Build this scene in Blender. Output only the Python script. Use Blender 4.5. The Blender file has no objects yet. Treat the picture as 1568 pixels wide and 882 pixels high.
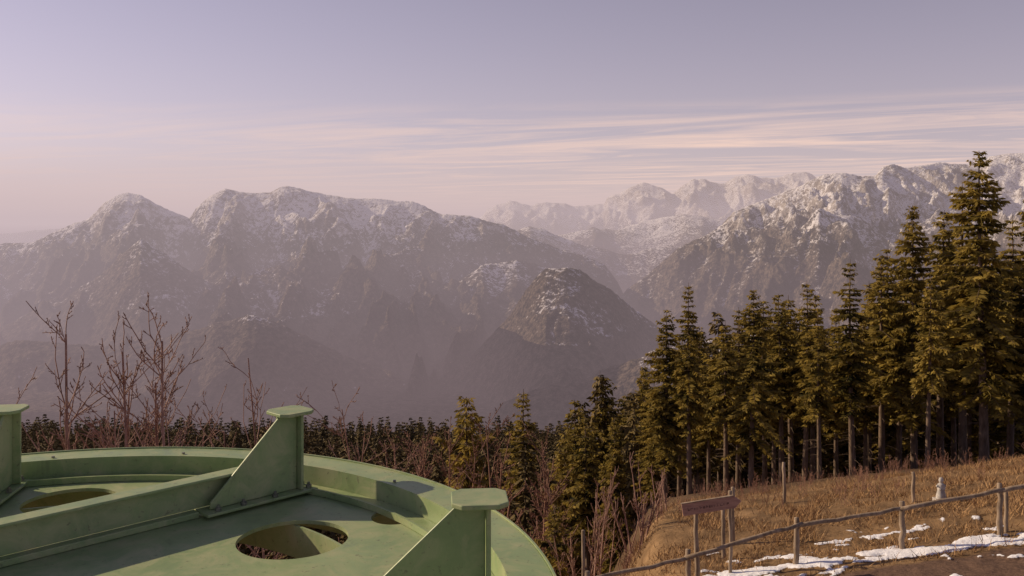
import bpy, bmesh, math, random, time
import numpy as np
from mathutils import Vector, Matrix
R=math.radians
T0=time.time()
scene=bpy.context.scene
scene.view_settings.view_transform='Standard'
scene.view_settings.look='None'
scene.view_settings.exposure=0

# ------------------------------------------------------------------ camera
F=1358.0; HZ=340.0
cam_d=bpy.data.cameras.new("camera"); cam=bpy.data.objects.new("camera",cam_d)
scene.collection.objects.link(cam); scene.camera=cam
cam.location=(0,0,0); cam.rotation_euler=(R(90),0,0)
cam_d.sensor_width=36; cam_d.lens=36*F/1568; cam_d.shift_y=-(441-HZ)/1568
cam_d.clip_start=0.1; cam_d.clip_end=300000
def survey(px,py,d):      # bearing / elevation / range -> world
    return ((px-784)/F*d, d, (HZ-py)/F*d)

# ------------------------------------------------------------------ noise
def _h(ix,iy,seed):
    n=(ix*374761393+iy*668265263+seed*1442695041)&0xffffffff
    n=((n^(n>>13))*1274126177)&0xffffffff
    return (n^(n>>16))&0xffff
_ANG=np.arange(65536)*(2*np.pi/65536); _CA=np.cos(_ANG); _SA=np.sin(_ANG)
def pn(x,y,seed=0):
    x=np.asarray(x,float);y=np.asarray(y,float)
    xi=np.floor(x).astype(np.int64);yi=np.floor(y).astype(np.int64)
    xf=x-xi;yf=y-yi
    u=xf*xf*xf*(xf*(xf*6-15)+10);v=yf*yf*yf*(yf*(yf*6-15)+10)
    def g(a,b,dx,dy):
        t=_h(xi+a,yi+b,seed)
        return _CA[t]*dx+_SA[t]*dy
    n0=g(0,0,xf,yf)*(1-u)+g(1,0,xf-1,yf)*u
    n1=g(0,1,xf,yf-1)*(1-u)+g(1,1,xf-1,yf-1)*u
    return (n0*(1-v)+n1*v)*1.5
def fbm(x,y,o=4,seed=0):
    s=0;a=1
    for i in range(o):
        s=s+a*pn(x*2**i,y*2**i,seed+i*17);a*=.5
    return s
def ridged(x,y,o=5,seed=0):
    s=0;a=1;w=1
    for i in range(o):
        n=1-np.abs(pn(x*2.03**i,y*2.03**i,seed+i*31)); n=n*n*w
        s=s+a*n; w=np.clip(n*1.3,0,1); a*=.5
    return s/1.9
def ss(a,b,x):
    t=np.clip((x-a)/(b-a),0,1); return t*t*(3-2*t)

# ------------------------------------------------------------------ materials
def newmat(name):
    m=bpy.data.materials.new(name); m.use_nodes=True
    nt=m.node_tree; b=nt.nodes['Principled BSDF']; return m,nt,b
def N(nt,t,**k):
    n=nt.nodes.new(t)
    for a,v in k.items(): setattr(n,a,v)
    return n
def ramp(nt,src,stops):
    r=N(nt,'ShaderNodeValToRGB'); e=r.color_ramp.elements
    while len(e)<len(stops): e.new(.5)
    for i,(p,c) in enumerate(stops):
        e[i].position=p; e[i].color=(*c,1) if len(c)==3 else c
    nt.links.new(src,r.inputs[0]); return r.outputs[0]
def mixc(nt,f,a,b,mode='MIX'):
    m=N(nt,'ShaderNodeMix',data_type='RGBA',blend_type=mode)
    for s,v in ((0,f),(6,a),(7,b)):
        if hasattr(v,'links') : nt.links.new(v,m.inputs[s])
        elif isinstance(v,(int,float)): m.inputs[s].default_value=v
        else: m.inputs[s].default_value=(*v,1)
    return m.outputs[2]
def mth(nt,op,a,b=None,c=None,clamp=False):
    m=N(nt,'ShaderNodeMath',operation=op,use_clamp=clamp)
    for i,v in enumerate((a,b,c)):
        if v is None: continue
        if hasattr(v,'links'): nt.links.new(v,m.inputs[i])
        else: m.inputs[i].default_value=v
    return m.outputs[0]
def noise(nt,vec,scale,detail=4,rough=.55,dist=0):
    n=N(nt,'ShaderNodeTexNoise'); n.inputs['Scale'].default_value=scale
    n.inputs['Detail'].default_value=detail; n.inputs['Roughness'].default_value=rough
    n.inputs['Distortion'].default_value=dist
    nt.links.new(vec,n.inputs['Vector']); return n.outputs['Fac']
def bump(nt,b,h,strength,dist):
    n=N(nt,'ShaderNodeBump'); n.inputs['Strength'].default_value=strength; n.inputs['Distance'].default_value=dist
    nt.links.new(h,n.inputs['Height']); nt.links.new(n.outputs[0],b.inputs['Normal'])
def simple(name,stops,scale,rough=.8,bs=.3,bd=.01,detail=5,metal=0,coord='Object',stretch=None,spec=.3):
    m,nt,b=newmat(name); tc=N(nt,'ShaderNodeTexCoord'); v=tc.outputs[coord]
    if stretch:
        mp=N(nt,'ShaderNodeMapping'); mp.inputs['Scale'].default_value=stretch
        nt.links.new(v,mp.inputs[0]); v=mp.outputs[0]
    f=noise(nt,v,scale,detail,.65)
    nt.links.new(ramp(nt,f,stops),b.inputs['Base Color'])
    b.inputs['Roughness'].default_value=rough; b.inputs['Metallic'].default_value=metal
    b.inputs['Specular IOR Level'].default_value=spec
    if bs: bump(nt,b,f,bs,bd)
    return m

M_bark=simple("spruce_bark",[(.3,(.07,.046,.034)),(.7,(.22,.155,.115))],6,.9,.6,.03,detail=3,stretch=(1,1,.25))
M_twig=simple("bare_twig",[(.3,(.17,.09,.07)),(.7,(.40,.25,.20))],3,.8,0,.01,detail=2)
M_wood=simple("weathered_wood",[(.3,(.13,.09,.06)),(.7,(.38,.29,.215))],9,.85,.5,.01,stretch=(1,1,.2))
M_sign=simple("sign_wood",[(.3,(.26,.14,.11)),(.7,(.46,.28,.22))],12,.8,.4,.004,stretch=(.2,1,1))
M_letter=simple("sign_lettering",[(.3,(.12,.07,.055)),(.7,(.2,.12,.10))],30,.8,.1,.002)
M_stone=simple("statue_stone",[(.3,(.25,.23,.22)),(.7,(.6,.56,.53))],8,.9,.5,.02)
M_steel=simple("bolt_steel",[(.3,(.12,.13,.11)),(.7,(.28,.27,.23))],40,.45,.2,.001,metal=.6)

def leafmat(name,dark,light,trans=.3):
    m,nt,b=newmat(name)
    geo=N(nt,'ShaderNodeNewGeometry'); oi=N(nt,'ShaderNodeObjectInfo')
    n1=noise(nt,geo.outputs['Position'],1.1,2)
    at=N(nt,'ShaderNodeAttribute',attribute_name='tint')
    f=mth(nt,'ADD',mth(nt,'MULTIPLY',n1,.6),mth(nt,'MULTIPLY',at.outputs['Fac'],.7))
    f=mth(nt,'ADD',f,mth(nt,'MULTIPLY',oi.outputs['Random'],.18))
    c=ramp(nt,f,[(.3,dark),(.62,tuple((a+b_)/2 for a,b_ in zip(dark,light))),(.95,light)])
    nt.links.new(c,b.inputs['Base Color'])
    b.inputs['Roughness'].default_value=.75; b.inputs['Specular IOR Level'].default_value=.15
    if trans:
        tr=N(nt,'ShaderNodeBsdfTranslucent'); nt.links.new(c,tr.inputs[0])
        mx=N(nt,'ShaderNodeMixShader'); mx.inputs[0].default_value=trans
        nt.links.new(b.outputs[0],mx.inputs[1]); nt.links.new(tr.outputs[0],mx.inputs[2])
        nt.links.new(mx.outputs[0],nt.nodes['Material Output'].inputs[0])
    return m
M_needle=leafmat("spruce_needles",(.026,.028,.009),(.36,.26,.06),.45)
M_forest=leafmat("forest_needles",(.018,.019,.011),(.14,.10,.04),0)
M_brown=leafmat("bare_forest_twigs",(.08,.045,.036),(.30,.165,.12),0)
M_grass=leafmat("dry_grass",(.13,.072,.034),(.44,.27,.135),0)

def green():
    m,nt,b=newmat("green_paint"); geo=N(nt,'ShaderNodeNewGeometry'); P=geo.outputs['Position']
    n1=noise(nt,P,2.2,6,.6); n2=noise(nt,P,38,5,.7); n3=noise(nt,P,6,6,.74,.8)
    c=ramp(nt,n1,[(.3,(.175,.255,.115)),(.7,(.30,.375,.175))])
    dirt=ramp(nt,n3,[(.46,(0,0,0)),(.68,(1,1,1))])
    c=mixc(nt,mth(nt,'MULTIPLY',dirt,.6),c,(.42,.40,.24))
    st=ramp(nt,n3,[(.30,(1,1,1)),(.42,(0,0,0))])
    c=mixc(nt,mth(nt,'MULTIPLY',st,.55),c,(.11,.13,.08))
    sp=ramp(nt,n2,[(.61,(0,0,0)),(.68,(1,1,1))])
    c=mixc(nt,mth(nt,'MULTIPLY',sp,.6),c,(.10,.085,.055))
    nt.links.new(c,b.inputs['Base Color'])
    nt.links.new(ramp(nt,n3,[(.3,(.36,)*3),(.7,(.62,)*3)]),b.inputs['Roughness'])
    bump(nt,b,n2,.15,.002); b.inputs['Specular IOR Level'].default_value=.5
    return m
M_green=green()

# ------------------------------------------------------------------ terrain
def tab(t,x): a=np.array(t,float); return np.interp(x,a[:,0],a[:,1])
RP=[(0,-7.3),(16,-7.45),(20,-7.78),(25,-8.4),(30,-9.6),(45,-14.2),(70,-23),(120,-41),(200,-68),(320,-108),(600,-270),(1200,-560),(2500,-900),(4000,-960),(80000,-960)]
LP=[(0,-8.5),(10,-10),(20,-14),(60,-33),(100,-46),(200,-65),(280,-80),(330,-94),(600,-270),(1200,-560),(2500,-900),(4000,-960),(80000,-960)]
def u_of(px): return (np.array(px,float)-784)/F
RIDGES=[
 dict(n='left',pts=[(-1100,420),(-600,400),(-200,380),(0,372),(50,370),(90,352),(115,340),(135,335),(160,310),(180,297),(195,294),(215,299),(240,313),(270,325),(290,333),(300,318),(318,302),(345,288),(362,292),(385,295),(415,293),(428,285),(440,284),(470,291),(530,302),(570,303),(600,306),(630,308),(650,315),(675,327),(720,331),(770,343),(810,362),(850,378),(900,392),(925,405),(945,430),(990,520),(1060,700)],d=7600,fg=.44,jag=7,ga=390,g2=.36,seed=3),
 dict(n='spur',pts=[(-300,520),(0,500),(90,460),(150,425),(215,366),(260,395),(330,440),(400,412),(430,405),(470,435),(560,470),(640,520),(700,640)],d=6350,fg=.55,jag=14,ga=210,g2=.22,seed=9),
 dict(n='lspur',pts=[(560,640),(620,520),(680,445),(740,405),(790,398),(840,408),(900,430),(940,470),(1000,560),(1060,700)],d=6700,fg=.5,jag=10,ga=160,g2=.18,seed=29),
 dict(n='lowl',pts=[(-400,560),(-100,540),(60,520),(180,530),(300,505),(380,480),(440,500),(520,540),(600,570),(680,640)],d=5300,fg=.45,jag=14,ga=160,g2=.18,seed=39),
 dict(n='hill',pts=[(560,720),(640,615),(680,575),(720,545),(750,515),(780,482),(805,445),(820,425),(835,412),(850,409),(868,409),(888,413),(905,424),(935,442),(965,468),(1010,500),(1080,540),(1150,620),(1200,720)],d=5200,fg=.44,jag=12,ga=170,g2=.24,seed=6),
 dict(n='right',pts=[(850,700),(920,500),(960,442),(1000,412),(1040,380),(1085,358),(1105,345),(1125,322),(1155,312),(1180,303),(1205,290),(1230,283),(1262,266),(1290,264),(1320,270),(1340,268),(1352,254),(1368,250),(1385,256),(1410,252),(1440,249),(1500,250),(1515,240),(1545,234),(1568,233),(1700,210),(2000,260),(2600,330)],d=7300,fg=.43,jag=10,ga=400,g2=.40,seed=7),
 dict(n='rspur',pts=[(1080,720),(1130,560),(1180,440),(1225,350),(1255,318),(1285,328),(1330,335),(1380,360),(1450,400),(1568,420),(1800,450),(2400,500)],d=6500,fg=.5,jag=18,ga=260,g2=.38,seed=19),
 dict(n='foot',pts=[(680,740),(740,640),(790,604),(850,588),(900,578),(950,556),(1000,536),(1080,520),(1200,505),(1400,520),(1700,560)],d=3900,fg=.4,jag=14,ga=90,g2=.2,seed=11),
 dict(n='mid1',pts=[(620,460),(700,420),(790,352),(812,345),(835,350),(850,357),(890,372),(960,388),(1000,378),(1060,372),(1150,380),(1300,420)],d=10800,fg=.3,jag=10,ga=160,g2=.25,seed=13),
 dict(n='mid2',pts=[(600,420),(800,380),(870,355),(910,348),(940,352),(985,337),(1030,330),(1050,326),(1075,330),(1110,336),(1160,345),(1300,380)],d=14500,fg=.25,jag=12,ga=200,g2=.3,seed=15),
 dict(n='far',pts=[(560,420),(680,345),(740,328),(760,312),(780,308),(800,312),(850,309),(900,315),(925,312),(930,300),(955,292),(985,281),(1000,283),(1015,290),(1030,297),(1045,283),(1062,274),(1085,277),(1110,282),(1125,270),(1145,265),(1165,268),(1185,274),(1210,268),(1240,264),(1280,280),(1500,300),(2200,340)],d=25000,fg=.33,jag=75,ga=700,g2=.5,seed=17),
 dict(n='fwest',pts=[(-1500,380),(-600,352),(-200,350),(0,358),(60,352),(110,350),(300,380)],d=21000,fg=.3,jag=30,ga=400,g2=.4,seed=23),
]
def near_h(u,D,x,y):
    w=ss(.03,.19,u+.02*np.sin(y*.3))
    zr=tab(RP,D)+.16*(np.clip(x,-5,22)-6.5)*np.clip(1-(D-25)/40,0,1)
    zl=tab(LP,D)
    return zr*w+zl*(1-w)
def gz(x,y):
    D=max(y,.5); return float(near_h(np.array(x/D),np.array(float(D)),np.array(float(x)),np.array(float(y))))
def build_terrain():
    fine=np.arange(-33,33.001,.08)
    outer=np.concatenate([np.arange(33.5,60,.8),np.arange(60,180,5)])
    phi=np.radians(np.concatenate([-outer[::-1],fine,outer,[180]]))
    rr=np.concatenate([[.3],np.geomspace(1,12,10,endpoint=False),np.geomspace(12,17.5,14,endpoint=False),np.arange(17.5,24,.06),np.geomspace(24,60,60,endpoint=False),
        np.geomspace(60,400,40,endpoint=False),np.geomspace(400,3000,30,endpoint=False),np.arange(3000,8800,24),
        np.geomspace(8800,17000,60,endpoint=False),np.geomspace(17000,30000,110,endpoint=False),np.geomspace(30000,75000,10)])
    PH,RR=np.meshgrid(phi,rr)
    X=RR*np.sin(PH);Y=RR*np.cos(PH)
    pc=np.clip(PH,-R(50),R(50)); D=RR*np.cos(pc); U=np.tan(pc)
    Z=near_h(U,D,X,Y)
    att=np.zeros_like(Z); sn=np.zeros_like(Z); path=np.zeros_like(Z)
    iN=int(np.argmax(rr>400)); x=X[:iN];y=Y[:iN];r=RR[:iN]
    Z[:iN]+=fbm(x*.25,y*.25,4,1)*.10*ss(6,14,r)+fbm(x*.03,y*.03,3,2)*np.clip((D[:iN]-25)/30,0,1)*1.2
    iN=int(np.argmax(rr>60)); x=X[:iN];y=Y[:iN]
    Z[:iN]+=fbm(x*2.2,y*2.2,3,5)*.025
    s=(1.15*np.exp(-((y-19.85+.05*(x-8))/.46)**2)+.95*np.exp(-((y-21.6)/.30)**2)*ss(6.8,7.6,x)*(1-ss(10.5,11.5,x))
        +.65*np.exp(-((y-20.9)/.3)**2)*ss(4.5,5,x)*(1-ss(6.5,7.5,x)))
    s=s*ss(3.3,4.2,x)+.95*fbm(x*1.1,y*2.1,5,8)-.55
    s=ss(.05,.28,s)*(RR[:iN]<32)*(y>0)*(1-ss(21.9,22.6,y)); sn[:iN]=s; Z[:iN]+=s*.05
    path[:iN]=ss(6.0,6.6,x+.3*fbm(x,y,3,4)+(y-19)*.8)*(1-ss(19.0,19.2,y+.12*fbm(x*1.5,y*1.5,3,6)))
    i0=int(np.argmax(rr>2500))
    x=X[i0:].ravel();y=Y[i0:].ravel();d=D[i0:].ravel();u=U[i0:].ravel()
    best=Z[i0:].ravel()+fbm(x/900,y/900,4,4)*40*ss(2600,4000,d)+ (d>9000)*ss(9000,20000,d)*150
    cav=np.zeros_like(best)
    wx=fbm(x/900,y/900,3,50)*230; wy=fbm(x/900,y/900,3,60)*230
    for q in RIDGES:
        p=np.array(q['pts'],float); uu=u_of(p[:,0]); sc=q['d']/7000.
        el=np.interp(u,uu,(HZ-p[:,1])/F,left=-.4,right=-.4)
        sel=np.where(el*q['d']*1.04-q['fg']*.75*np.clip(np.abs(q['d']-d)-q['d']*.04,0,None)+q['ga']*.9+60>best)[0]
        X_=x[sel];Y_=y[sel];U_=u[sel];D_=d[sel]; z0=U_*0
        dd=q['d']*(1+.028*pn(U_*9,z0,q['seed'])+.008*pn(U_*31,z0,q['seed']+1))
        jag=q['jag']*fbm(U_*q['d']/(220*sc),z0+3.3,5,q['seed']+2)
        h=el[sel]*dd+jag
        s=dd-D_; front=s>0; sa=np.abs(s)
        drop=np.where(front,q['fg']*(sa-.12*sa*np.clip(sa/4000/sc,0,1)),sa*.6)
        g=ridged((X_+wx[sel])/(680*sc),(Y_+wy[sel])/(1350*sc),5,q['seed']+40)
        g2=ridged((X_+wy[sel])/(190*sc),(Y_+wx[sel])/(330*sc),4,q['seed']+70)
        amp=q['ga']*ss(0,700*sc,sa)
        hh=h-drop+amp*(g-.75)+q['g2']*q['ga']*ss(0,220*sc,sa)*(g2-.6)
        b0=best[sel]; m=hh>b0
        best[sel]=np.where(m,hh,b0); cav[sel]=np.where(m,(.75-g)+.8*(.6-g2),cav[sel])
    Z[i0:]=best.reshape(Z[i0:].shape); att[i0:]=cav.reshape(Z[i0:].shape)
    nr,nc=Z.shape
    co=np.stack([X,Y,Z],-1).reshape(-1,3).astype(np.float32)
    a=np.arange(nr-1)[:,None]*nc+np.arange(nc)[None,:]
    b=np.arange(nr-1)[:,None]*nc+(np.arange(nc)+1)[None,:]%nc
    q=np.stack([a,b,b+nc,a+nc],-1).reshape(-1,4)
    me=bpy.data.meshes.new("ground"); nf=len(q)
    me.vertices.add(len(co)); me.vertices.foreach_set('co',co.ravel())
    me.loops.add(nf*4); me.loops.foreach_set('vertex_index',q[:,::-1].ravel().astype(np.int32))
    me.polygons.add(nf); me.polygons.foreach_set('loop_start',np.arange(0,nf*4,4,dtype=np.int32))
    me.polygons.foreach_set('loop_total',np.full(nf,4,np.int32))
    ri=np.repeat(np.arange(nr-1),nc); r_=rr[ri]
    mi=np.where(r_<60,0,np.where(r_<2500,1,2)).astype(np.int32)
    me.polygons.foreach_set('material_index',mi)
    me.polygons.foreach_set('use_smooth',np.ones(nf,bool))
    me.update(calc_edges=True)
    for nm,ar in (('snow',sn),('path',path),('cavity',att)):
        A=me.attributes.new(nm,'FLOAT','POINT'); A.data.foreach_set('value',ar.ravel().astype(np.float32))
    ob=bpy.data.objects.new("ground",me); scene.collection.objects.link(ob)
    return ob
ground=build_terrain()

def mat_lawn():
    m,nt,b=newmat("lawn_snow_and_path"); geo=N(nt,'ShaderNodeNewGeometry');P=geo.outputs['Position']
    sp=N(nt,'ShaderNodeSeparateXYZ'); nt.links.new(P,sp.inputs[0])
    n1=noise(nt,P,.9,6,.68); n2=noise(nt,P,14,5,.7)
    c=ramp(nt,n1,[(.34,(.06,.035,.018)),(.5,(.19,.115,.056)),(.68,(.38,.24,.125))])
    c=mixc(nt,.45,c,ramp(nt,n2,[(.3,(.085,.05,.026)),(.7,(.33,.21,.11))]))
    lf=mth(nt,'ADD',mth(nt,'MULTIPLY',mth(nt,'SUBTRACT',sp.outputs[1],31),1/6.),mth(nt,'MULTIPLY',mth(nt,'SUBTRACT',n1,.5),2.5),clamp=True)
    c=mixc(nt,lf,c,ramp(nt,n2,[(.3,(.045,.03,.018)),(.7,(.15,.092,.055))]))
    dirt=ramp(nt,n2,[(.3,(.07,.042,.030)),(.7,(.17,.105,.075))])
    pa=N(nt,'ShaderNodeAttribute',attribute_name='path'); sa=N(nt,'ShaderNodeAttribute',attribute_name='snow')
    c=mixc(nt,pa.outputs['Fac'],c,dirt)
    sf=mth(nt,'ADD',sa.outputs['Fac'],mth(nt,'MULTIPLY',mth(nt,'SUBTRACT',n2,.5),1.1))
    sf=ramp(nt,sf,[(.42,(0,0,0)),(.6,(1,1,1))])
    c=mixc(nt,sf,c,(.76,.76,.82))
    nt.links.new(c,b.inputs['Base Color']); b.inputs['Roughness'].default_value=.9
    b.inputs['Specular IOR Level'].default_value=.15
    bump(nt,b,n2,.6,.05); return m
def mat_floor():
    m,nt,b=newmat("forest_floor"); geo=N(nt,'ShaderNodeNewGeometry');P=geo.outputs['Position']
    n1=noise(nt,P,.3,3,.7)
    nt.links.new(ramp(nt,n1,[(.3,(.018,.014,.01)),(.6,(.07,.05,.035)),(.85,(.14,.10,.07))]),b.inputs['Base Color'])
    b.inputs['Roughness'].default_value=.95; return m
def mat_mtn():
    m,nt,b=newmat("mountain_rock_forest_snow"); geo=N(nt,'ShaderNodeNewGeometry');P=geo.outputs['Position']
    sx=N(nt,'ShaderNodeSeparateXYZ'); nt.links.new(P,sx.inputs[0]); z=sx.outputs[2]
    sn=N(nt,'ShaderNodeSeparateXYZ'); nt.links.new(geo.outputs['Normal'],sn.inputs[0]); nz=sn.outputs[2]
    cav=N(nt,'ShaderNodeAttribute',attribute_name='cavity').outputs['Fac']
    fine=noise(nt,P,1/32,4,.82); med=noise(nt,P,1/150,5,.68,.3); big=noise(nt,P,1/900,2,.6)
    rock=ramp(nt,med,[(.3,(.15,.13,.12)),(.7,(.36,.32,.29))])
    forest=ramp(nt,fine,[(.40,(.012,.012,.011)),(.64,(.17,.13,.10))])
    tl=mth(nt,'ADD',mth(nt,'MULTIPLY',z,1/420.),mth(nt,'MULTIPLY',mth(nt,'SUBTRACT',med,.5),2.2))
    tl=mth(nt,'ADD',tl,mth(nt,'MULTIPLY',mth(nt,'SUBTRACT',fine,.5),2.2))
    tlm=ramp(nt,mth(nt,'ADD',tl,.60,clamp=True),[(.35,(0,0,0)),(.75,(1,1,1))])
    c=mixc(nt,tlm,forest,rock)
    s=mth(nt,'MULTIPLY',mth(nt,'ADD',z,60),1/900.)
    s=mth(nt,'MAXIMUM',mth(nt,'MINIMUM',s,.24),-.30)
    s=mth(nt,'SUBTRACT',s,mth(nt,'MULTIPLY',mth(nt,'SUBTRACT',-620,z,clamp=True),.6))
    s=mth(nt,'ADD',s,mth(nt,'MULTIPLY',cav,.60))
    s=mth(nt,'ADD',s,mth(nt,'MULTIPLY',mth(nt,'SUBTRACT',fine,.5),4.2))
    s=mth(nt,'ADD',s,mth(nt,'MULTIPLY',mth(nt,'SUBTRACT',med,.5),1.6))
    s=mth(nt,'ADD',s,mth(nt,'MULTIPLY',mth(nt,'SUBTRACT',big,.5),.9))
    s=mth(nt,'ADD',s,mth(nt,'MULTIPLY',mth(nt,'SUBTRACT',nz,.8),.9))
    sm=ramp(nt,mth(nt,'ADD',s,.15,clamp=True),[(.36,(0,0,0)),(.64,(1,1,1))])
    c=mixc(nt,mth(nt,'MULTIPLY',sm,.84),c,(.72,.70,.74))
    nt.links.new(c,b.inputs['Base Color']); b.inputs['Roughness'].default_value=.95
    b.inputs['Specular IOR Level'].default_value=.05
    bump(nt,b,med,1.0,60); return m
for f in (mat_lawn,mat_floor,mat_mtn): ground.data.materials.append(f())

# ------------------------------------------------------------------ haze (homogeneous layers that absorb and glow; glow stands in for scattered sunlight)
def haze(x0,x1,y0,y1,z0,z1,k,col,plan=None,name="glowing_haze"):
    me=bpy.data.meshes.new(name); bm=bmesh.new()
    pl=plan or [(x0,y0),(x1,y0),(x1,y1),(x0,y1)]
    vb=[bm.verts.new((a,b,z0)) for a,b in pl]; vt=[bm.verts.new((a,b,z1)) for a,b in pl]
    n=len(pl)
    bm.faces.new(vb[::-1]); bm.faces.new(vt)
    for i in range(n): bm.faces.new((vb[i],vb[(i+1)%n],vt[(i+1)%n],vt[i]))
    bmesh.ops.recalc_face_normals(bm,faces=bm.faces); bm.to_mesh(me); bm.free()
    m=bpy.data.materials.new(name); m.use_nodes=True; nt=m.node_tree; nt.nodes.clear()
    out=N(nt,'ShaderNodeOutputMaterial'); ab=N(nt,'ShaderNodeVolumeAbsorption'); em=N(nt,'ShaderNodeEmission')
    ab.inputs['Color'].default_value=(0,0,0,1); ab.inputs['Density'].default_value=k/1000
    em.inputs['Color'].default_value=(*col,1); em.inputs['Strength'].default_value=k/1000
    ad=N(nt,'ShaderNodeAddShader'); nt.links.new(ab.outputs[0],ad.inputs[0]); nt.links.new(em.outputs[0],ad.inputs[1])
    nt.links.new(ad.outputs[0],out.inputs['Volume'])
    me.materials.append(m); ob=bpy.data.objects.new(name,me); scene.collection.objects.link(ob); return ob
HR=bpy.data.objects.new("haze",None); scene.collection.objects.link(HR)
for z0,z1,k,c in [(-1300,-620,.165,(.36,.262,.275)),(-619,-200,.095,(.43,.33,.35)),
              (-199,400,.052,(.60,.47,.475)),(401,1800,.024,(.72,.555,.52))]:
    o=haze(-60000,60000,900,74000,z0,z1,k,c); o.parent=HR; o.name="glowing_air"
o=haze(0,0,0,0,-1290,500,.095,(.60,.495,.545),plan=[(-9000,1200),(1300,6300),(-9000,12000)]); o.parent=HR; o.name="glowing_air"  # added glowing wedge, imitates brighter scattered sunlight towards the left

# ------------------------------------------------------------------ mesh builders
class MB:
    def __init__(s): s.v=[];s.f=[];s.m=[];s.t=[];s.n=0
    def add(s,v,f,m=0,t=.5):
        v=np.asarray(v,np.float32);f=np.asarray(f)
        s.v.append(v); s.f.append(f+s.n); s.m.append(np.full(len(f),m)); 
        s.t.append(np.full(len(v),t) if np.isscalar(t) else np.asarray(t)); s.n+=len(v)
    def tris(s):
        out=[];mm=[]
        for f,m in zip(s.f,s.m):
            if f.shape[1]==4:
                out.append(f[:,[0,1,2]]);out.append(f[:,[0,2,3]]);mm+= [m,m]
            else: out.append(f);mm.append(m)
        return np.concatenate(s.v),np.concatenate(out),np.concatenate(mm),np.concatenate(s.t)
def mesh_from(v,f,m,t,name,mats,smooth=False):
    me=bpy.data.meshes.new(name); nf=len(f)
    me.vertices.add(len(v)); me.vertices.foreach_set('co',np.asarray(v,np.float32).ravel())
    me.loops.add(nf*3); me.loops.foreach_set('vertex_index',np.asarray(f,np.int32).ravel())
    me.polygons.add(nf); me.polygons.foreach_set('loop_start',np.arange(0,nf*3,3,dtype=np.int32))
    me.polygons.foreach_set('loop_total',np.full(nf,3,np.int32))
    me.polygons.foreach_set('material_index',np.asarray(m,np.int32))
    me.update(calc_edges=True)
    A=me.attributes.new('tint','FLOAT','POINT'); A.data.foreach_set('value',np.asarray(t,np.float32))
    for q in mats: me.materials.append(q)
    return me
def tube(mb,pts,rad,sides=5,m=0,t=.5):
    pts=np.asarray(pts,float); n=len(pts); rad=np.asarray(rad)
    d=np.gradient(pts,axis=0); d/=np.linalg.norm(d,axis=1)[:,None]+1e-9
    ref=np.array([.31,.17,.93]) if abs(d[0,2])<.8 else np.array([1,.1,0])
    a=np.cross(d,ref); a/=np.linalg.norm(a,axis=1)[:,None]; b=np.cross(d,a)
    th=np.arange(sides)*2*np.pi/sides
    v=pts[:,None,:]+rad[:,None,None]*(np.cos(th)[None,:,None]*a[:,None,:]+np.sin(th)[None,:,None]*b[:,None,:])
    i=np.arange(n-1)[:,None]*sides; j=np.arange(sides)[None,:]; k=(j+1)%sides
    f=np.stack([i+j,i+k,i+sides+k,i+sides+j],-1).reshape(-1,4)
    mb.add(v.reshape(-1,3),f,m,t)

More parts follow.
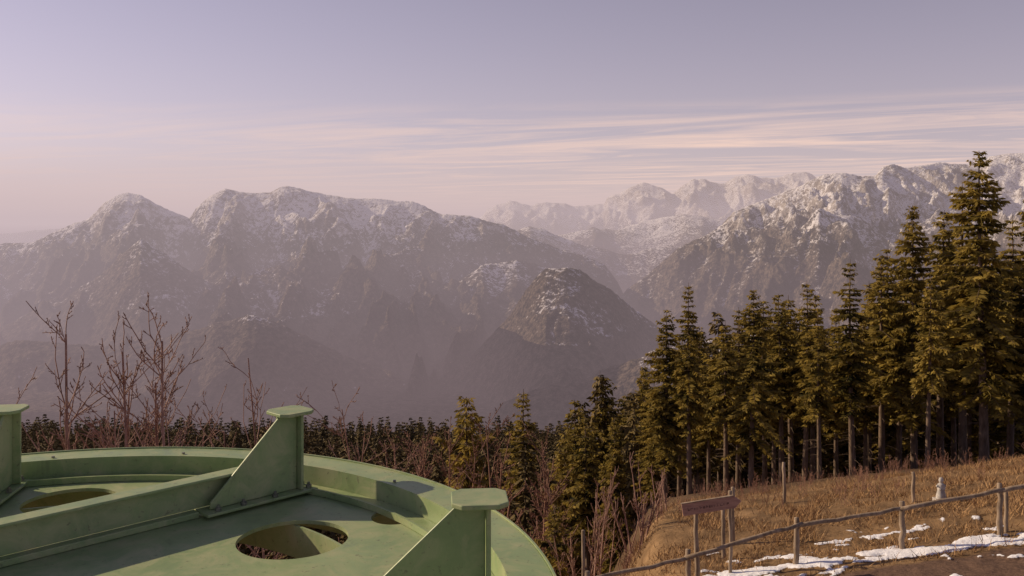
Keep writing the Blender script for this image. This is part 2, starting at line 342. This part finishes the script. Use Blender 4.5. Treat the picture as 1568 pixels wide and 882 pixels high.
def spruce_arrays(seed,H,cb,RAD,dens=1.0,step=.11,tw=.30,trunk=True,limbs=True,sides=7):
    rg=np.random.default_rng(seed); mb=MB()
    zt=np.linspace(0,H,9)
    px=np.sin(zt/H*3+rg.uniform(0,6))*.10*H/15; px-=px[0]
    tp=np.stack([px,px*.6,zt],-1)
    if trunk: tube(mb,tp,np.linspace(.013*H+.02,.012,9),sides,0)
    V=[];T=[]
    levels=[]; z=cb*H
    while z<H-.15:
        levels.append(z); z+=(.26+.20*rg.random())*(H/15)**.3/dens
    if limbs:
        for k in range(26):
            zz=rg.uniform(.1*H,max(cb*H,.12*H)); a=rg.uniform(0,6.28); L=rg.uniform(.3,1.3); bx=np.interp(zz,zt,px)
            tube(mb,np.array([[bx,bx*.6,zz],[bx+math.cos(a)*L*.5,bx*.6+math.sin(a)*L*.5,zz-.06*L],[bx+math.cos(a)*L,bx*.6+math.sin(a)*L,zz-.25*L]]),[.018,.012,.005],3,0)
    ph=rg.uniform(0,6.28)
    side=rg.uniform(.6,1.3,8)
    for z in levels:
        t=(z-cb*H)/(H-cb*H)
        prof=(1-t)**.70*(.55+.45*min(1,t/.15)) 
        nb=int(rg.integers(4,7)) if t<.9 else 4
        bxp=np.interp(z,zt,px)
        wl=rg.uniform(.6,1.15)
        for i in range(nb):
            ph+=2.399+rg.normal(0,.25)
            if rg.random()<.12+.18*(t<.2): continue
            L=(RAD*prof*wl*rg.uniform(.55,1.25)*side[int((ph%6.283)/6.284*8)]+.12)
            el=np.interp(t,[0,.5,.85,1],[-.45,-.18,.25,.9])+rg.normal(0,.10)
            dirh=np.array([math.cos(ph),math.sin(ph)])
            n=max(3,int(L/step)); s=(np.arange(n)+rg.random(n)*.6)/n
            cz=el*L*s-.24*L*s**2+.18*L*s**3
            P=np.stack([bxp+dirh[0]*L*s,bxp*.6+dirh[1]*L*s,z+cz],-1)
            if limbs:
                tube(mb,np.array([[bxp,bxp*.6,z],P[n//2],P[-1]]),[.018,.012,.004],3,0)
            per=np.array([-dirh[1],dirh[0],0]); out=np.array([dirh[0],dirh[1],0])
            bt=rg.normal(0,.14)
            for sd in (-1,1,0):
                k=n
                ln=tw*(.45+.9*np.sin(np.clip(s*.85+.12,0,1)*3.14))*rg.uniform(.6,1.3,k)*min(1,.45+L*.5)
                if sd==0: dv=out*rg.uniform(.2,.7,k)[:,None]+np.array([0,0,-1])*rg.uniform(.3,1.0,k)[:,None]+per*rg.normal(0,.3,k)[:,None]
                else: dv=sd*per*rg.uniform(.6,1.0,k)[:,None]+out*rg.uniform(.3,.8,k)[:,None]+np.array([0,0,-1])*rg.uniform(0,.75,k)[:,None]
                dv/=np.linalg.norm(dv,axis=1)[:,None]
                w=ln*.16+.012
                wv=np.cross(dv,rg.normal(0,1,(k,3))*.8+np.array([0,0,1])); wv/=np.linalg.norm(wv,axis=1)[:,None]
                mid=P+dv*ln[:,None]*.5
                c=P+dv*ln[:,None]
                q=np.stack([P,mid+wv*w[:,None],c,mid-wv*w[:,None]],1)
                V.append(q.reshape(-1,3)); 
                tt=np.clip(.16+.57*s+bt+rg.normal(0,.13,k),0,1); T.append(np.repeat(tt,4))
    V=np.concatenate(V);T=np.concatenate(T); nq=len(V)//4
    mb.add(V,np.arange(nq*4).reshape(-1,4),1,T)
    return mb.tris()

def bare_arrays(seed,H,spread=.5,levels=4,r0=.05,thin=.005,nstems=1,upright=.5,sides=5,kids=(4,7),sub=.75,lean=.03,wig=.05):
    rg=np.random.default_rng(seed); mb=MB()
    def grow(p,d,L,r,lv):
        n=7 if lv==0 else (5 if lv==1 else 3)
        pts=[p];dd=d.copy()
        for i in range(n):
            dd=dd+rg.normal(0,wig if lv==0 else .13,3)+np.array([0,0,.12*upright]); dd/=np.linalg.norm(dd); pts.append(pts[-1]+dd*L/n)
        pts=np.array(pts); rad=np.linspace(r,max(r*.3,thin),n+1)
        tube(mb,pts,rad,sides if lv==0 else (4 if lv==1 else 3),0)
        if lv<levels-1:
            kk=int(rg.integers(*kids)); 
            if lv>0: kk=max(2,int(kk*sub))
            for k in range(kk):
                t=rg.uniform(.3 if lv==0 else .15,1); f=t*n; i=min(int(f),n-1); q=pts[i]+(pts[i+1]-pts[i])*(f-i)
                loc=pts[i+1]-pts[i]; loc/=np.linalg.norm(loc)
                rv=rg.normal(0,1,3); rv-=rv.dot(loc)*loc; rv/=np.linalg.norm(rv)
                ang=rg.uniform(.5,1.0)*spread*1.3
                nd=loc*math.cos(ang)+rv*math.sin(ang)+np.array([0,0,.15*upright]); nd/=np.linalg.norm(nd)
                grow(q,nd,L*rg.uniform(.14,.30)*(1.2-.75*t),max(np.interp(f,range(n+1),rad)*.5,thin),lv+1)
    for s in range(nstems):
        d=np.array([rg.normal(0,.25),rg.normal(0,.25),1.]) if nstems>1 else np.array([rg.normal(0,lean),rg.normal(0,lean),1.])
        d/=np.linalg.norm(d)
        grow(np.array([rg.normal(0,.12),rg.normal(0,.12),-.1])*(nstems>1),d,H*rg.uniform(.75,1) if nstems>1 else H,r0,0)
    return mb.tris()

# ------------------------------------------------------------------ foreground spruces
def put(name,me,loc,rotz=0,sc=(1,1,1)):
    o=bpy.data.objects.new(name,me); scene.collection.objects.link(o)
    o.location=loc; o.rotation_euler=(0,0,rotz); o.scale=sc; return o
rnd=random.Random(4)
SPR=[]
for i,(H,cb,rad) in enumerate([(16,.26,2.5),(16,.34,2.1),(14,.42,1.9),(15,.20,2.4),(13,.46,1.7),(12,.05,2.3)]):
    a=spruce_arrays(100+i,H,cb,rad,dens=1.2,step=.085,tw=.36)
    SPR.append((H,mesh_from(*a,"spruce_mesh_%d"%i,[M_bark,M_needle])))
def spruce_at(px,py,d,var,rs=1.0):
    x,y,zt=survey(px,py,d); zb=gz(x,y)-.15; H,me=SPR[var]; h=zt-zb; s=h/H
    return put("spruce_tree",me,(x,y,zb),rnd.uniform(0,6.28),(s*rs,s*rs,s))
TREES=[(1507,230,43,0,1.15),(1474,278,45,1,1.1),(1440,322,49,2,1.1),(1400,314,46,0,1.0),(1350,392,47,2,1.15),(1306,397,44,1,1.15),
 (1232,430,46,1,1.1),(1196,450,47,2,1.2),(1150,443,42,0,1.1),(1056,433,43,1,1.0),(1018,474,44,3,1.05),(1212,452,50,4,1.2),(1112,492,48,4,1.2),
 (1280,470,52,1,1.1),(1255,480,43,4,1.1),(1375,440,54,4,1.3),(1420,420,41,4,1.0),(1545,330,46,1,1.1),(1590,250,44,0,1.1),(1640,300,46,2,1.1),
 (1172,500,52,4,1.2),(1330,430,56,1,1.2),(1085,540,50,2,1.2),(1480,400,55,4,1.3),(1530,420,60,4,1.3),
 (1040,520,54,1,1.1),(1070,500,58,3,1.1),(1130,470,56,1,1.2),(1165,460,60,3,1.2),(1222,470,60,3,1.2),(1245,450,54,2,1.2),(1290,500,60,3,1.2),
 (1365,380,60,3,1.2),(1395,400,58,3,1.2),(1450,360,60,3,1.2),(1500,330,58,3,1.2),(1555,380,54,3,1.2),(1185,520,48,2,1.2),(1325,480,50,2,1.1),(1460,450,50,2,1.2),
 (922,578,62,3,1.1),(873,612,60,3,1.0),(716,607,52,5,1.0),(960,602,72,1,1.2),(985,560,66,3,1.0),(805,596,95,1,1.2),(900,640,48,2,1.2),
 (940,640,46,5,.9),(848,775,30,5,.9),(1000,600,52,3,1.0),(860,660,52,3,1.0)]
for t in TREES: spruce_at(*t)
# ------------------------------------------------------------------ distant forest mass
def scatter(parts,name,mats,places):
    V=[];Fc=[];Mm=[];T=[];n=0
    for (x,y,z,h,rot,k,ti,wf) in places:
        v,f,m,t,H=parts[k]; s=h/H; c,sn_=math.cos(rot)*s*wf,math.sin(rot)*s*wf
        w=np.empty_like(v); w[:,0]=v[:,0]*c-v[:,1]*sn_+x; w[:,1]=v[:,0]*sn_+v[:,1]*c+y; w[:,2]=v[:,2]*s+z
        V.append(w);Fc.append(f+n);Mm.append(m);T.append(np.clip(t*.6+ti,0,1));n+=len(v)
    me=mesh_from(np.concatenate(V),np.concatenate(Fc),np.concatenate(Mm),np.concatenate(T),name,mats)
    return put(name,me,(0,0,0))
low=[];mid=[];bare_parts=[]
for i in range(5):
    H=18; a=spruce_arrays(300+i,H,.12,2.4,dens=.42,step=.42,tw=1.0,trunk=False,limbs=False); low.append((*a,H))
for i in range(4):
    H=18; a=spruce_arrays(400+i,H,.30,2.5,dens=.7,step=.25,tw=.7,trunk=True,limbs=False,sides=5); mid.append((*a,H))
for i in range(4):
    a=bare_arrays(500+i,10,.75,3,.12,.035,1,.4,4,(14,18),sub=.6); bare_parts.append((*a,a[0][:,2].max()))
rg=np.random.default_rng(77)
pl=[];pm=[];pb=[]
d=62.
while d<345:
    sp=3.9 if d<140 else 4.7
    x=-.66*d
    while x<.70*d:
        xx=x+rg.normal(0,1.6); yy=d+rg.normal(0,1.8); u=xx/yy
        x+=sp*rg.uniform(.6,1.3)
        if u>.2 and d>170: continue
        h=rg.uniform(12,20)
        z=gz(xx,yy)-.3
        top=(z+h); py=HZ-top/yy*F
        lim=614+9*math.sin(u*40)+rg.normal(0,11) if u<.08 else (590 if u<.18 else 500)+rg.normal(0,20)
        if py<lim: h=max(6,-(lim-HZ)/F*yy-z)
        if h<=6.01: continue
        if rg.random()<(.15 if u<.1 else .05):
            pb.append((xx,yy,z,h*.85,rg.uniform(0,6.28),int(rg.integers(4)),rg.uniform(0,.5),1.0))
        elif d<120: pm.append((xx,yy,z,h,rg.uniform(0,6.28),int(rg.integers(4)),rg.uniform(-.05,.5),rg.uniform(.75,1.05)))
        else: pl.append((xx,yy,z,h,rg.uniform(0,6.28),int(rg.integers(5)),rg.uniform(-.05,.5),rg.uniform(.7,1.0)))
    d+=sp*.9
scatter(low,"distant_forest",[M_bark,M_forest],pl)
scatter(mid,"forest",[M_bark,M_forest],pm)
scatter(bare_parts,"distant_bare_trees",[M_brown],pb)

# ------------------------------------------------------------------ bare trees near the station
def bare_at(name,px,py,d,seed,base=None,mat=M_twig,**k):
    x,y,zt=survey(px,py,d); zb=gz(x,y)-.1 if base is None else base
    h=zt-zb
    a=bare_arrays(seed,h*.93,**k)
    v=a[0]; mz=v[:,2].max(); top=v[v[:,2].argmax()]
    me=mesh_from(*a,name,[mat])
    return put(name,me,(x-top[0],y,zb),0,(1,1,h/mz))
for i,(px,py,dd) in enumerate([(42,460,15),(152,482,15.5),(196,452,15),(264,503,16)]):
    bare_at("bare_tree",px,py,dd,110+i,spread=.70,levels=4,r0=.060,thin=.0066,upright=.6,kids=(36,44),sub=.16,lean=.015,wig=.03)
for i,(px,py,dd) in enumerate([(300,545,17),(100,590,17),(235,550,17),(60,560,17),(325,600,18),(170,570,16.5),(210,590,17),(290,610,17),(520,572,22),(565,620,22),(600,640,23)]):
    bare_at("bare_tree",px,py,dd,140+i,spread=.75,levels=4,r0=.042,thin=.0064,upright=.5,kids=(26,32),sub=.18,lean=.05,wig=.04)
for i,(px,py,dd) in enumerate([(770,620,42),(800,645,44),(660,655,46),(745,680,40),(690,640,50),(820,690,38),(620,670,42),(780,660,36),(760,730,33),(810,730,35)]):
    bare_at("bare_tree",px,py,dd,60+i,spread=.8,levels=4,r0=.09,thin=.014,upright=.4,kids=(26,32),sub=.28,mat=M_brown)
for i,(px,py,dd) in enumerate([(970,688,27),(1000,715,29),(935,735,27),(905,765,26),(985,745,26),(950,720,30),(790,780,30)]):
    bare_at("bare_shrub",px,py,dd,80+i,spread=.6,levels=4,r0=.035,thin=.0085,nstems=4,upright=.4,kids=(8,11),sub=.5)

# undergrowth brush as one mass
bp=[]
for i in range(4):
    a=bare_arrays(700+i,1.5,.6,3,.014,.006,5,.3,3,(6,9),.6); bp.append((*a,1.6))
pu=[]
for i in range(260):
    yy=rg.uniform(25,48) ; xx=rg.uniform(.05,.66)*yy
    pu.append((xx,yy,gz(xx,yy)-.05,rg.uniform(.25,1.1),rg.uniform(0,6.28),int(rg.integers(4)),rg.uniform(0,.7),1.3))
for i in range(180):
    yy=rg.uniform(24,60) ; xx=rg.uniform(-.6,.10)*yy
    pu.append((xx,yy,gz(xx,yy)-.05,rg.uniform(1,3),rg.uniform(0,6.28),int(rg.integers(4)),rg.uniform(0,.7),1.2))
for i in range(70):
    yy=rg.uniform(3,10) ; xx=rg.uniform(-5,.5)
    pu.append((xx,yy,gz(xx,yy)-.05,rg.uniform(3,5),rg.uniform(0,6.28),int(rg.integers(4)),rg.uniform(0,.7),1.0))
scatter(bp,"undergrowth",[M_brown],pu)

def grass():
    n=120000; y=rg.uniform(17.2,36,n)**1.0; x=rg.uniform(.5,.66*36,n)
    keep=(x/y<.68)&(x/y>.07); x=x[keep];y=y[keep]
    pth=(x+(y-19)*.8>6.2)&(y<19.15); 
    sn=(np.abs(y-19.85+.05*(x-8))<.42)&(x>4.0)&(rg.random(len(x))<.90)
    sn|=(np.abs(y-21.6)<.22)&(x>7.2)&(x<11)&(rg.random(len(x))<.75)
    cl=fbm(x*.8,y*.8,3,12)+rg.normal(0,.25,len(x))>-.05
    k=(~pth)&(~sn)&cl; x=x[k];y=y[k]; n=len(x)
    z=near_h(x/y,y,x,y)+fbm(x*.25,y*.25,4,1)*.10-.02
    h=rg.uniform(.05,.22,n)*(1+1.3*np.clip(fbm(x*.6,y*.6,2,33),0,1)); w=rg.uniform(.006,.016,n); th=rg.uniform(0,6.28,n)
    lean=rg.uniform(.2,1.3,n)*h; la=rg.uniform(0,6.28,n)
    P=np.stack([x,y,z],-1); wv=np.stack([np.cos(th)*w,np.sin(th)*w,0*w],-1)
    tip=P+np.stack([np.cos(la)*lean,np.sin(la)*lean,h],-1)
    V=np.stack([P-wv,P+wv,tip],1).reshape(-1,3); t=np.repeat(rg.uniform(0,.9,n),3)
    me=mesh_from(V,np.arange(n*3).reshape(-1,3),np.zeros(n),t,"grass",[M_grass]); put("grass",me,(0,0,0))
grass()
# ------------------------------------------------------------------ helpers for built objects
def root(name,loc=(0,0,0),rot=(0,0,0)):
    e=bpy.data.objects.new(name,None); scene.collection.objects.link(e); e.location=loc; e.rotation_euler=rot; return e
def obj_bm(name,bm,mat,parent,bevel=0,smooth=False):
    bmesh.ops.recalc_face_normals(bm,faces=bm.faces)
    me=bpy.data.meshes.new(name); bm.to_mesh(me); bm.free(); me.materials.append(mat)
    if smooth:
        for p in me.polygons: p.use_smooth=True
    o=bpy.data.objects.new(name,me); scene.collection.objects.link(o); o.parent=parent
    if bevel:
        b=o.modifiers.new('b','BEVEL'); b.width=bevel; b.segments=2; b.limit_method='ANGLE'
    return o
def prism(name,pts,h0,h1,mat,parent,M=Matrix(),bevel=.003):
    bm=bmesh.new(); a=[bm.verts.new(M@Vector((p[0],p[1],h0))) for p in pts]; b=[bm.verts.new(M@Vector((p[0],p[1],h1))) for p in pts]
    bm.faces.new(a[::-1]); bm.faces.new(b); n=len(pts)
    for i in range(n): bm.faces.new((a[i],a[(i+1)%n],b[(i+1)%n],b[i]))
    return obj_bm(name,bm,mat,parent,bevel)
def box(name,x0,x1,y0,y1,z0,z1,mat,parent,M=Matrix(),bevel=.003):
    return prism(name,[(x0,y0),(x1,y0),(x1,y1),(x0,y1)],z0,z1,mat,parent,M,bevel)
def lathe(name,prof,mat,parent,n=128,closed=True,M=Matrix(),smooth=True):
    bm=bmesh.new(); rings=[]
    for i in range(n):
        a=2*math.pi*i/n; rings.append([bm.verts.new(M@Vector((r*math.cos(a),r*math.sin(a),z))) for r,z in prof])
    m=len(prof)
    for i in range(n):
        for j in range(m if closed else m-1):
            k=(j+1)%m
            bm.faces.new((rings[i][j],rings[(i+1)%n][j],rings[(i+1)%n][k],rings[i][k]))
    o=obj_bm(name,bm,mat,parent,0,smooth)
    if smooth:
        e=o.modifiers.new('e','EDGE_SPLIT'); e.split_angle=R(30)
    return o
def log_obj(name,p0,p1,r0,r1,mat,parent,sides=10,seg=8,seed=0,wob=.01):
    mb=MB(); rg2=np.random.default_rng(seed); t=np.linspace(0,1,seg+1)[:,None]
    pts=np.array(p0)*(1-t)+np.array(p1)*t; pts[1:-1]+=rg2.normal(0,wob,(seg-1,3))
    rad=np.linspace(r0,r1,seg+1)*(1+rg2.normal(0,.05,seg+1))
    pts=np.concatenate([pts[:1],pts,pts[-1:]]); pts[0]-=(pts[2]-pts[1])*1e-3; pts[-1]+=(pts[-2]-pts[-3])*1e-3
    rad=np.concatenate([[.001],rad,[.001]])
    tube(mb,pts,rad,sides,0); v,f,m,tt=mb.tris(); me=mesh_from(v,f,m,tt,name,[mat])
    o=bpy.data.objects.new(name,me); scene.collection.objects.link(o); o.parent=parent; return o

# ------------------------------------------------------------------ green cable wheel
WC=Vector((-1.80,2.75,0)); ZD=-1.30; ZT=-1.20
wheel=root("cable_wheel",(WC.x,WC.y,0))
bm=bmesh.new(); bmesh.ops.create_cone(bm,cap_ends=True,segments=160,radius1=1.80,radius2=1.80,depth=.016,matrix=Matrix.Translation((0,0,ZD-.008)))
deck=obj_bm("deck_plate",bm,M_green,wheel)
holes=[(-.26,1.38,.205),(.90,.89,.225),(1.28,1.16,.10),(-1.25,.55,.22),(1.0,-.6,.22),(-.2,-1.2,.22),(-1.1,-.7,.22)]
for i,(hx,hy,hr) in enumerate(holes):
    bm=bmesh.new(); bmesh.ops.create_cone(bm,cap_ends=True,segments=48,radius1=hr,radius2=hr,depth=.3,matrix=Matrix.Translation((hx,hy,ZD)))
    c=obj_bm("cut%d"%i,bm,M_green,wheel); md=deck.modifiers.new('h%d'%i,'BOOLEAN'); md.object=c; md.operation='DIFFERENCE'; md.solver='EXACT'
bpy.context.view_layer.update()
dg=bpy.context.evaluated_depsgraph_get(); me=bpy.data.meshes.new_from_object(deck.evaluated_get(dg))
deck.modifiers.clear(); deck.data=me
for i in range(len(holes)): bpy.data.objects.remove(bpy.data.objects["cut%d"%i])
lathe("rim_channel",[(1.802,ZD-.20),(1.815,ZD-.20),(1.815,ZT-.012),(1.955,ZT-.012),(1.955,ZT),(1.802,ZT)],M_green,wheel,200)
lathe("rim_edge_band",[(1.957,ZT-.03),(1.965,ZT-.03),(1.965,ZT+.006),(1.957,ZT+.006)],M_green,wheel,200)
lathe("inner_lip",[(1.70,ZD+.002),(1.800,ZD+.002),(1.800,ZD+.012),(1.712,ZD+.012),(1.712,ZD+.03),(1.70,ZD+.03)],M_green,wheel,200)
lathe("hub",[(.0,ZD+.01),(.30,ZD+.01),(.30,ZD+.06),(.2,ZD+.07),(0.0,ZD+.07)],M_green,wheel,48,closed=False)
lathe("under_ring",[(1.40,ZD-.16),(1.412,ZD-.16),(1.412,ZD-.02),(1.40,ZD-.02)],M_green,wheel,120)
lathe("mast",[(.0,ZD-.02),(.30,ZD-.02),(.34,-10.5),(.0,-10.5)],M_green,wheel,40,closed=False)
def frame(ang,rad,turn):
    return Matrix.Rotation(ang,4,'Z')@Matrix.Translation((rad,0,0))@Matrix.Rotation(turn,4,'Z')
def spoke(M,L,hh=.15):
    box("spoke_web",-L,.015,.030,.042,ZD+.030,ZD+hh,M_green,wheel,M)
    box("spoke_flange",-L,.015,-.014,.075,ZD+hh+.002,ZD+hh+.014,M_green,wheel,M)
    box("spoke_foot",-L,-.465,-.014,.075,ZD+.002,ZD+.028,M_green,wheel,M)
def post(M):
    ztop=-.915
    box("post_base",-.46,.10,-.085,.075,ZD+.015,ZD+.028,M_green,wheel,M)
    b0,b1=ZD+.030,ztop
    box("post_plate",.02,.034,-.065,.065,b0,b1,M_green,wheel,M)
    box("post_cheek",-.040,.018,.050,.062,b0+.15,b1,M_green,wheel,M)
    G=M@Matrix(((1,0,0,0),(0,0,-1,0),(0,1,0,0),(0,0,0,1)))
    prism("post_gusset",[(-.42,b0),(.018,b0),(.018,b1),(-.075,b1),(-.42,b0+.03)],.018,.030,M_green,wheel,G)
    c=.032;w=.092
    prism("post_cap",[(-w,-w+c),(-w+c,-w),(w-c,-w),(w,-w+c),(w,w-c),(w-c,w),(-w+c,w),(-w,w-c)],ztop+.002,ztop+.018,M_green,wheel,M)
    for bx,by in ((-.40,-.06),(-.28,-.065),(.07,-.05),(.075,.02),(-.12,-.065)):
        bm=bmesh.new(); bmesh.ops.create_cone(bm,cap_ends=True,segments=6,radius1=.014,radius2=.014,depth=.014,matrix=M@Matrix.Translation((bx,by,ZD+.036)))
        bmesh.ops.create_cone(bm,cap_ends=True,segments=10,radius1=.007,radius2=.007,depth=.012,matrix=M@Matrix.Translation((bx,by,ZD+.048)))
        obj_bm("bolt",bm,M_steel,wheel)
for a,r_,t,L,hh in ((5,1.70,0,.9,.06),(63.5,1.66,-17.5,1.75,.15),(113,1.66,-14,.9,.08),(180,1.66,0,1.1,.15),(240,1.66,0,1.1,.15),(300,1.66,0,1.1,.15)):
    M=frame(R(a),r_,R(t)); post(M); spoke(M,L,hh)
for k in range(18):
    a=2*math.pi*k/18+.12
    bm=bmesh.new(); bmesh.ops.create_cone(bm,cap_ends=True,segments=6,radius1=.008,radius2=.008,depth=.008,matrix=Matrix.Translation((1.84*math.cos(a),1.84*math.sin(a),ZT+.005)))
    obj_bm("rim_bolt",bm,M_steel,wheel)

# ------------------------------------------------------------------ fence
fence=root("wooden_fence")
FP=[(900,880,19.2),(1055,846,19.7),(1222,797,20.0),(1384,772,20.05),(1534,744,20.0),(1690,715,20.0),(1860,690,20.0)]
tops=[]
for i,(px,py,d_) in enumerate(FP):
    x,y,z=survey(px,py,d_); zb=gz(x,y)
    log_obj("post_%d"%i,(x+.01,y+.10,zb-.3),(x,y+.10,z+.03),.068,.058,M_wood,fence,seed=i)
    tops.append((x,y-.03,z-.10))
x,y,z=survey(1546,752,20.1); log_obj("post_brace",(x+.03,y+.2,gz(x,y)-.3),(x,y+.16,z),.05,.045,M_wood,fence,seed=33)
for i in range(len(tops)-1):
    a=Vector(tops[i]);b=Vector(tops[i+1]); e=(b-a).normalized()*.10
    log_obj("rail_%d"%i,tuple(a-e+Vector((0,0,.012*(i%2)))),tuple(b+e+Vector((0,0,.012*(i%2)))),.05,.042,M_wood,fence,seed=50+i,wob=.012)
for px,py,d_ in ((1200,708,27),(1398,723,24),(893,812,20),(1107,778,21.5),(1122,746,22.5)):
    x,y,z=survey(px,py,d_); log_obj("wooden_stake",(x+.03,y,gz(x,y)-.3),(x,y,z),.055,.045,M_wood,None,seed=int(px),wob=.008)

# signpost
sg=root("signpost",(0,0,0))
x,y,z=survey(1066,785,19.9); log_obj("pole",(x+.05,y+.05,gz(x,y)-.3),(x,y+.05,z+.05),.055,.05,M_wood,sg,seed=71)
x2,y2,z2=survey(1118,765,20.3); 
cx,cy,cz=survey(1090,774,19.85)
Ms=Matrix.Translation((cx,cy,cz))@Matrix.Rotation(R(-9),4,'Y')@Matrix(((1,0,0,0),(0,0,-1,0),(0,1,0,0),(0,0,0,1)))
Lh=.67;wh=.135
prism("arrow_board",[(-Lh,-wh),(Lh-.16,-wh),(Lh,0),(Lh-.16,wh),(-Lh,wh)],-.02,.02,M_sign,sg,Ms,.006)
prism("board_ledge",[(-Lh-.01,wh+.002),(Lh-.16,wh+.002),(Lh-.16,wh+.022),(-Lh-.01,wh+.022)],-.035,.035,M_wood,sg,Ms,.004)
rl=random.Random(3); xx=-.55
while xx<.40:
    w=rl.uniform(.035,.06)
    hgt=rl.choice([.05,.05,.075])
    box("letter",xx,xx+.012,-.035,-.035+hgt,.021,.024,M_letter,sg,Ms,0)
    box("letter",xx+.0125,xx+w,-.035+rl.choice([0,.02,.038]),-.022+rl.choice([0,.02,.038])+.003,.021,.024,M_letter,sg,Ms,0)
    xx+=w+.022
log_obj("pole_2",(x2+.02,y2,gz(x2,y2)-.3),(x2,y2,z2+.2),.04,.04,M_wood,sg,seed=72)

# small stone statue
x,y,_=survey(1441,780,23.5); st=root("stone_statue",(x,y,gz(x,y)-.03))
box("plinth",-.17,.17,-.15,.15,0,.14,M_stone,st,bevel=.015)
lathe("robe",[(0,.14),(.13,.142),(.125,.2),(.09,.36),(.105,.45),(.085,.52),(.04,.555),(0,.56)],M_stone,st,24,False)
lathe("head",[(0,.545),(.035,.555),(.058,.60),(.06,.64),(.04,.69),(0,.70)],M_stone,st,20,False)
for s in (-1,1):
    log_obj("arm",(s*.10,0,.48),(s*.04,-.10,.40),.035,.025,M_stone,st,seed=5)

# ------------------------------------------------------------------ light
SAZ=-68.; SEL=25.
sd=bpy.data.lights.new("sun",'SUN'); sd.energy=5.0; sd.angle=R(.5); sd.color=(1,.79,.52)
so=bpy.data.objects.new("sun",sd); scene.collection.objects.link(so)
dirv=Vector((math.sin(R(SAZ))*math.cos(R(SEL)),math.cos(R(SAZ))*math.cos(R(SEL)),math.sin(R(SEL))))
so.rotation_euler=dirv.to_track_quat('Z','Y').to_euler()
w=bpy.data.worlds.new("World"); scene.world=w; w.use_nodes=True; nt=w.node_tree
bg=nt.nodes['Background']; sky=N(nt,'ShaderNodeTexSky'); sky.sky_type='NISHITA'; sky.sun_disc=False
sky.sun_elevation=R(SEL); sky.sun_rotation=R(SAZ); sky.altitude=1500; sky.air_density=1; sky.dust_density=1.2; sky.ozone_density=2
hs=N(nt,'ShaderNodeHueSaturation'); hs.inputs['Saturation'].default_value=.66; nt.links.new(sky.outputs[0],hs.inputs['Color'])
c=mixc(nt,1.0,hs.outputs[0],(1.16,.91,.99),'MULTIPLY')
tc=N(nt,'ShaderNodeTexCoord'); sp=N(nt,'ShaderNodeSeparateXYZ'); nt.links.new(tc.outputs['Generated'],sp.inputs[0])
zc=mth(nt,'MAXIMUM',sp.outputs[2],.012)
cxn=mth(nt,'DIVIDE',sp.outputs[0],zc); cyn=mth(nt,'DIVIDE',sp.outputs[1],zc)
cb=N(nt,'ShaderNodeCombineXYZ'); nt.links.new(cxn,cb.inputs[0]); nt.links.new(mth(nt,'ADD',cyn,mth(nt,'MULTIPLY',cxn,.35)),cb.inputs[1])
mp=N(nt,'ShaderNodeMapping'); mp.inputs['Scale'].default_value=(.22,.46,1); mp.inputs['Location'].default_value=(3.1,1.7,0); nt.links.new(cb.outputs[0],mp.inputs[0])
cn=noise(nt,mp.outputs[0],1.0,8,.64,1.4)
cf=ramp(nt,cn,[(.43,(0,0,0)),(.64,(1,1,1))])
el=ramp(nt,sp.outputs[2],[(0.0,(1,)*3),(.085,(1,)*3),(.11,(.6,)*3),(.135,(.0,)*3)])
azm=ramp(nt,mth(nt,'ADD',sp.outputs[0],.5),[(.2,(.4,)*3),(.5,(.75,)*3),(.6,(1,)*3)])
cf=mth(nt,'MULTIPLY',mth(nt,'MULTIPLY',cf,el),azm)
c=mixc(nt,mth(nt,'MULTIPLY',cf,.95),c,(11.5,8.1,6.5))
nt.links.new(c,bg.inputs[0]); bg.inputs[1].default_value=.09
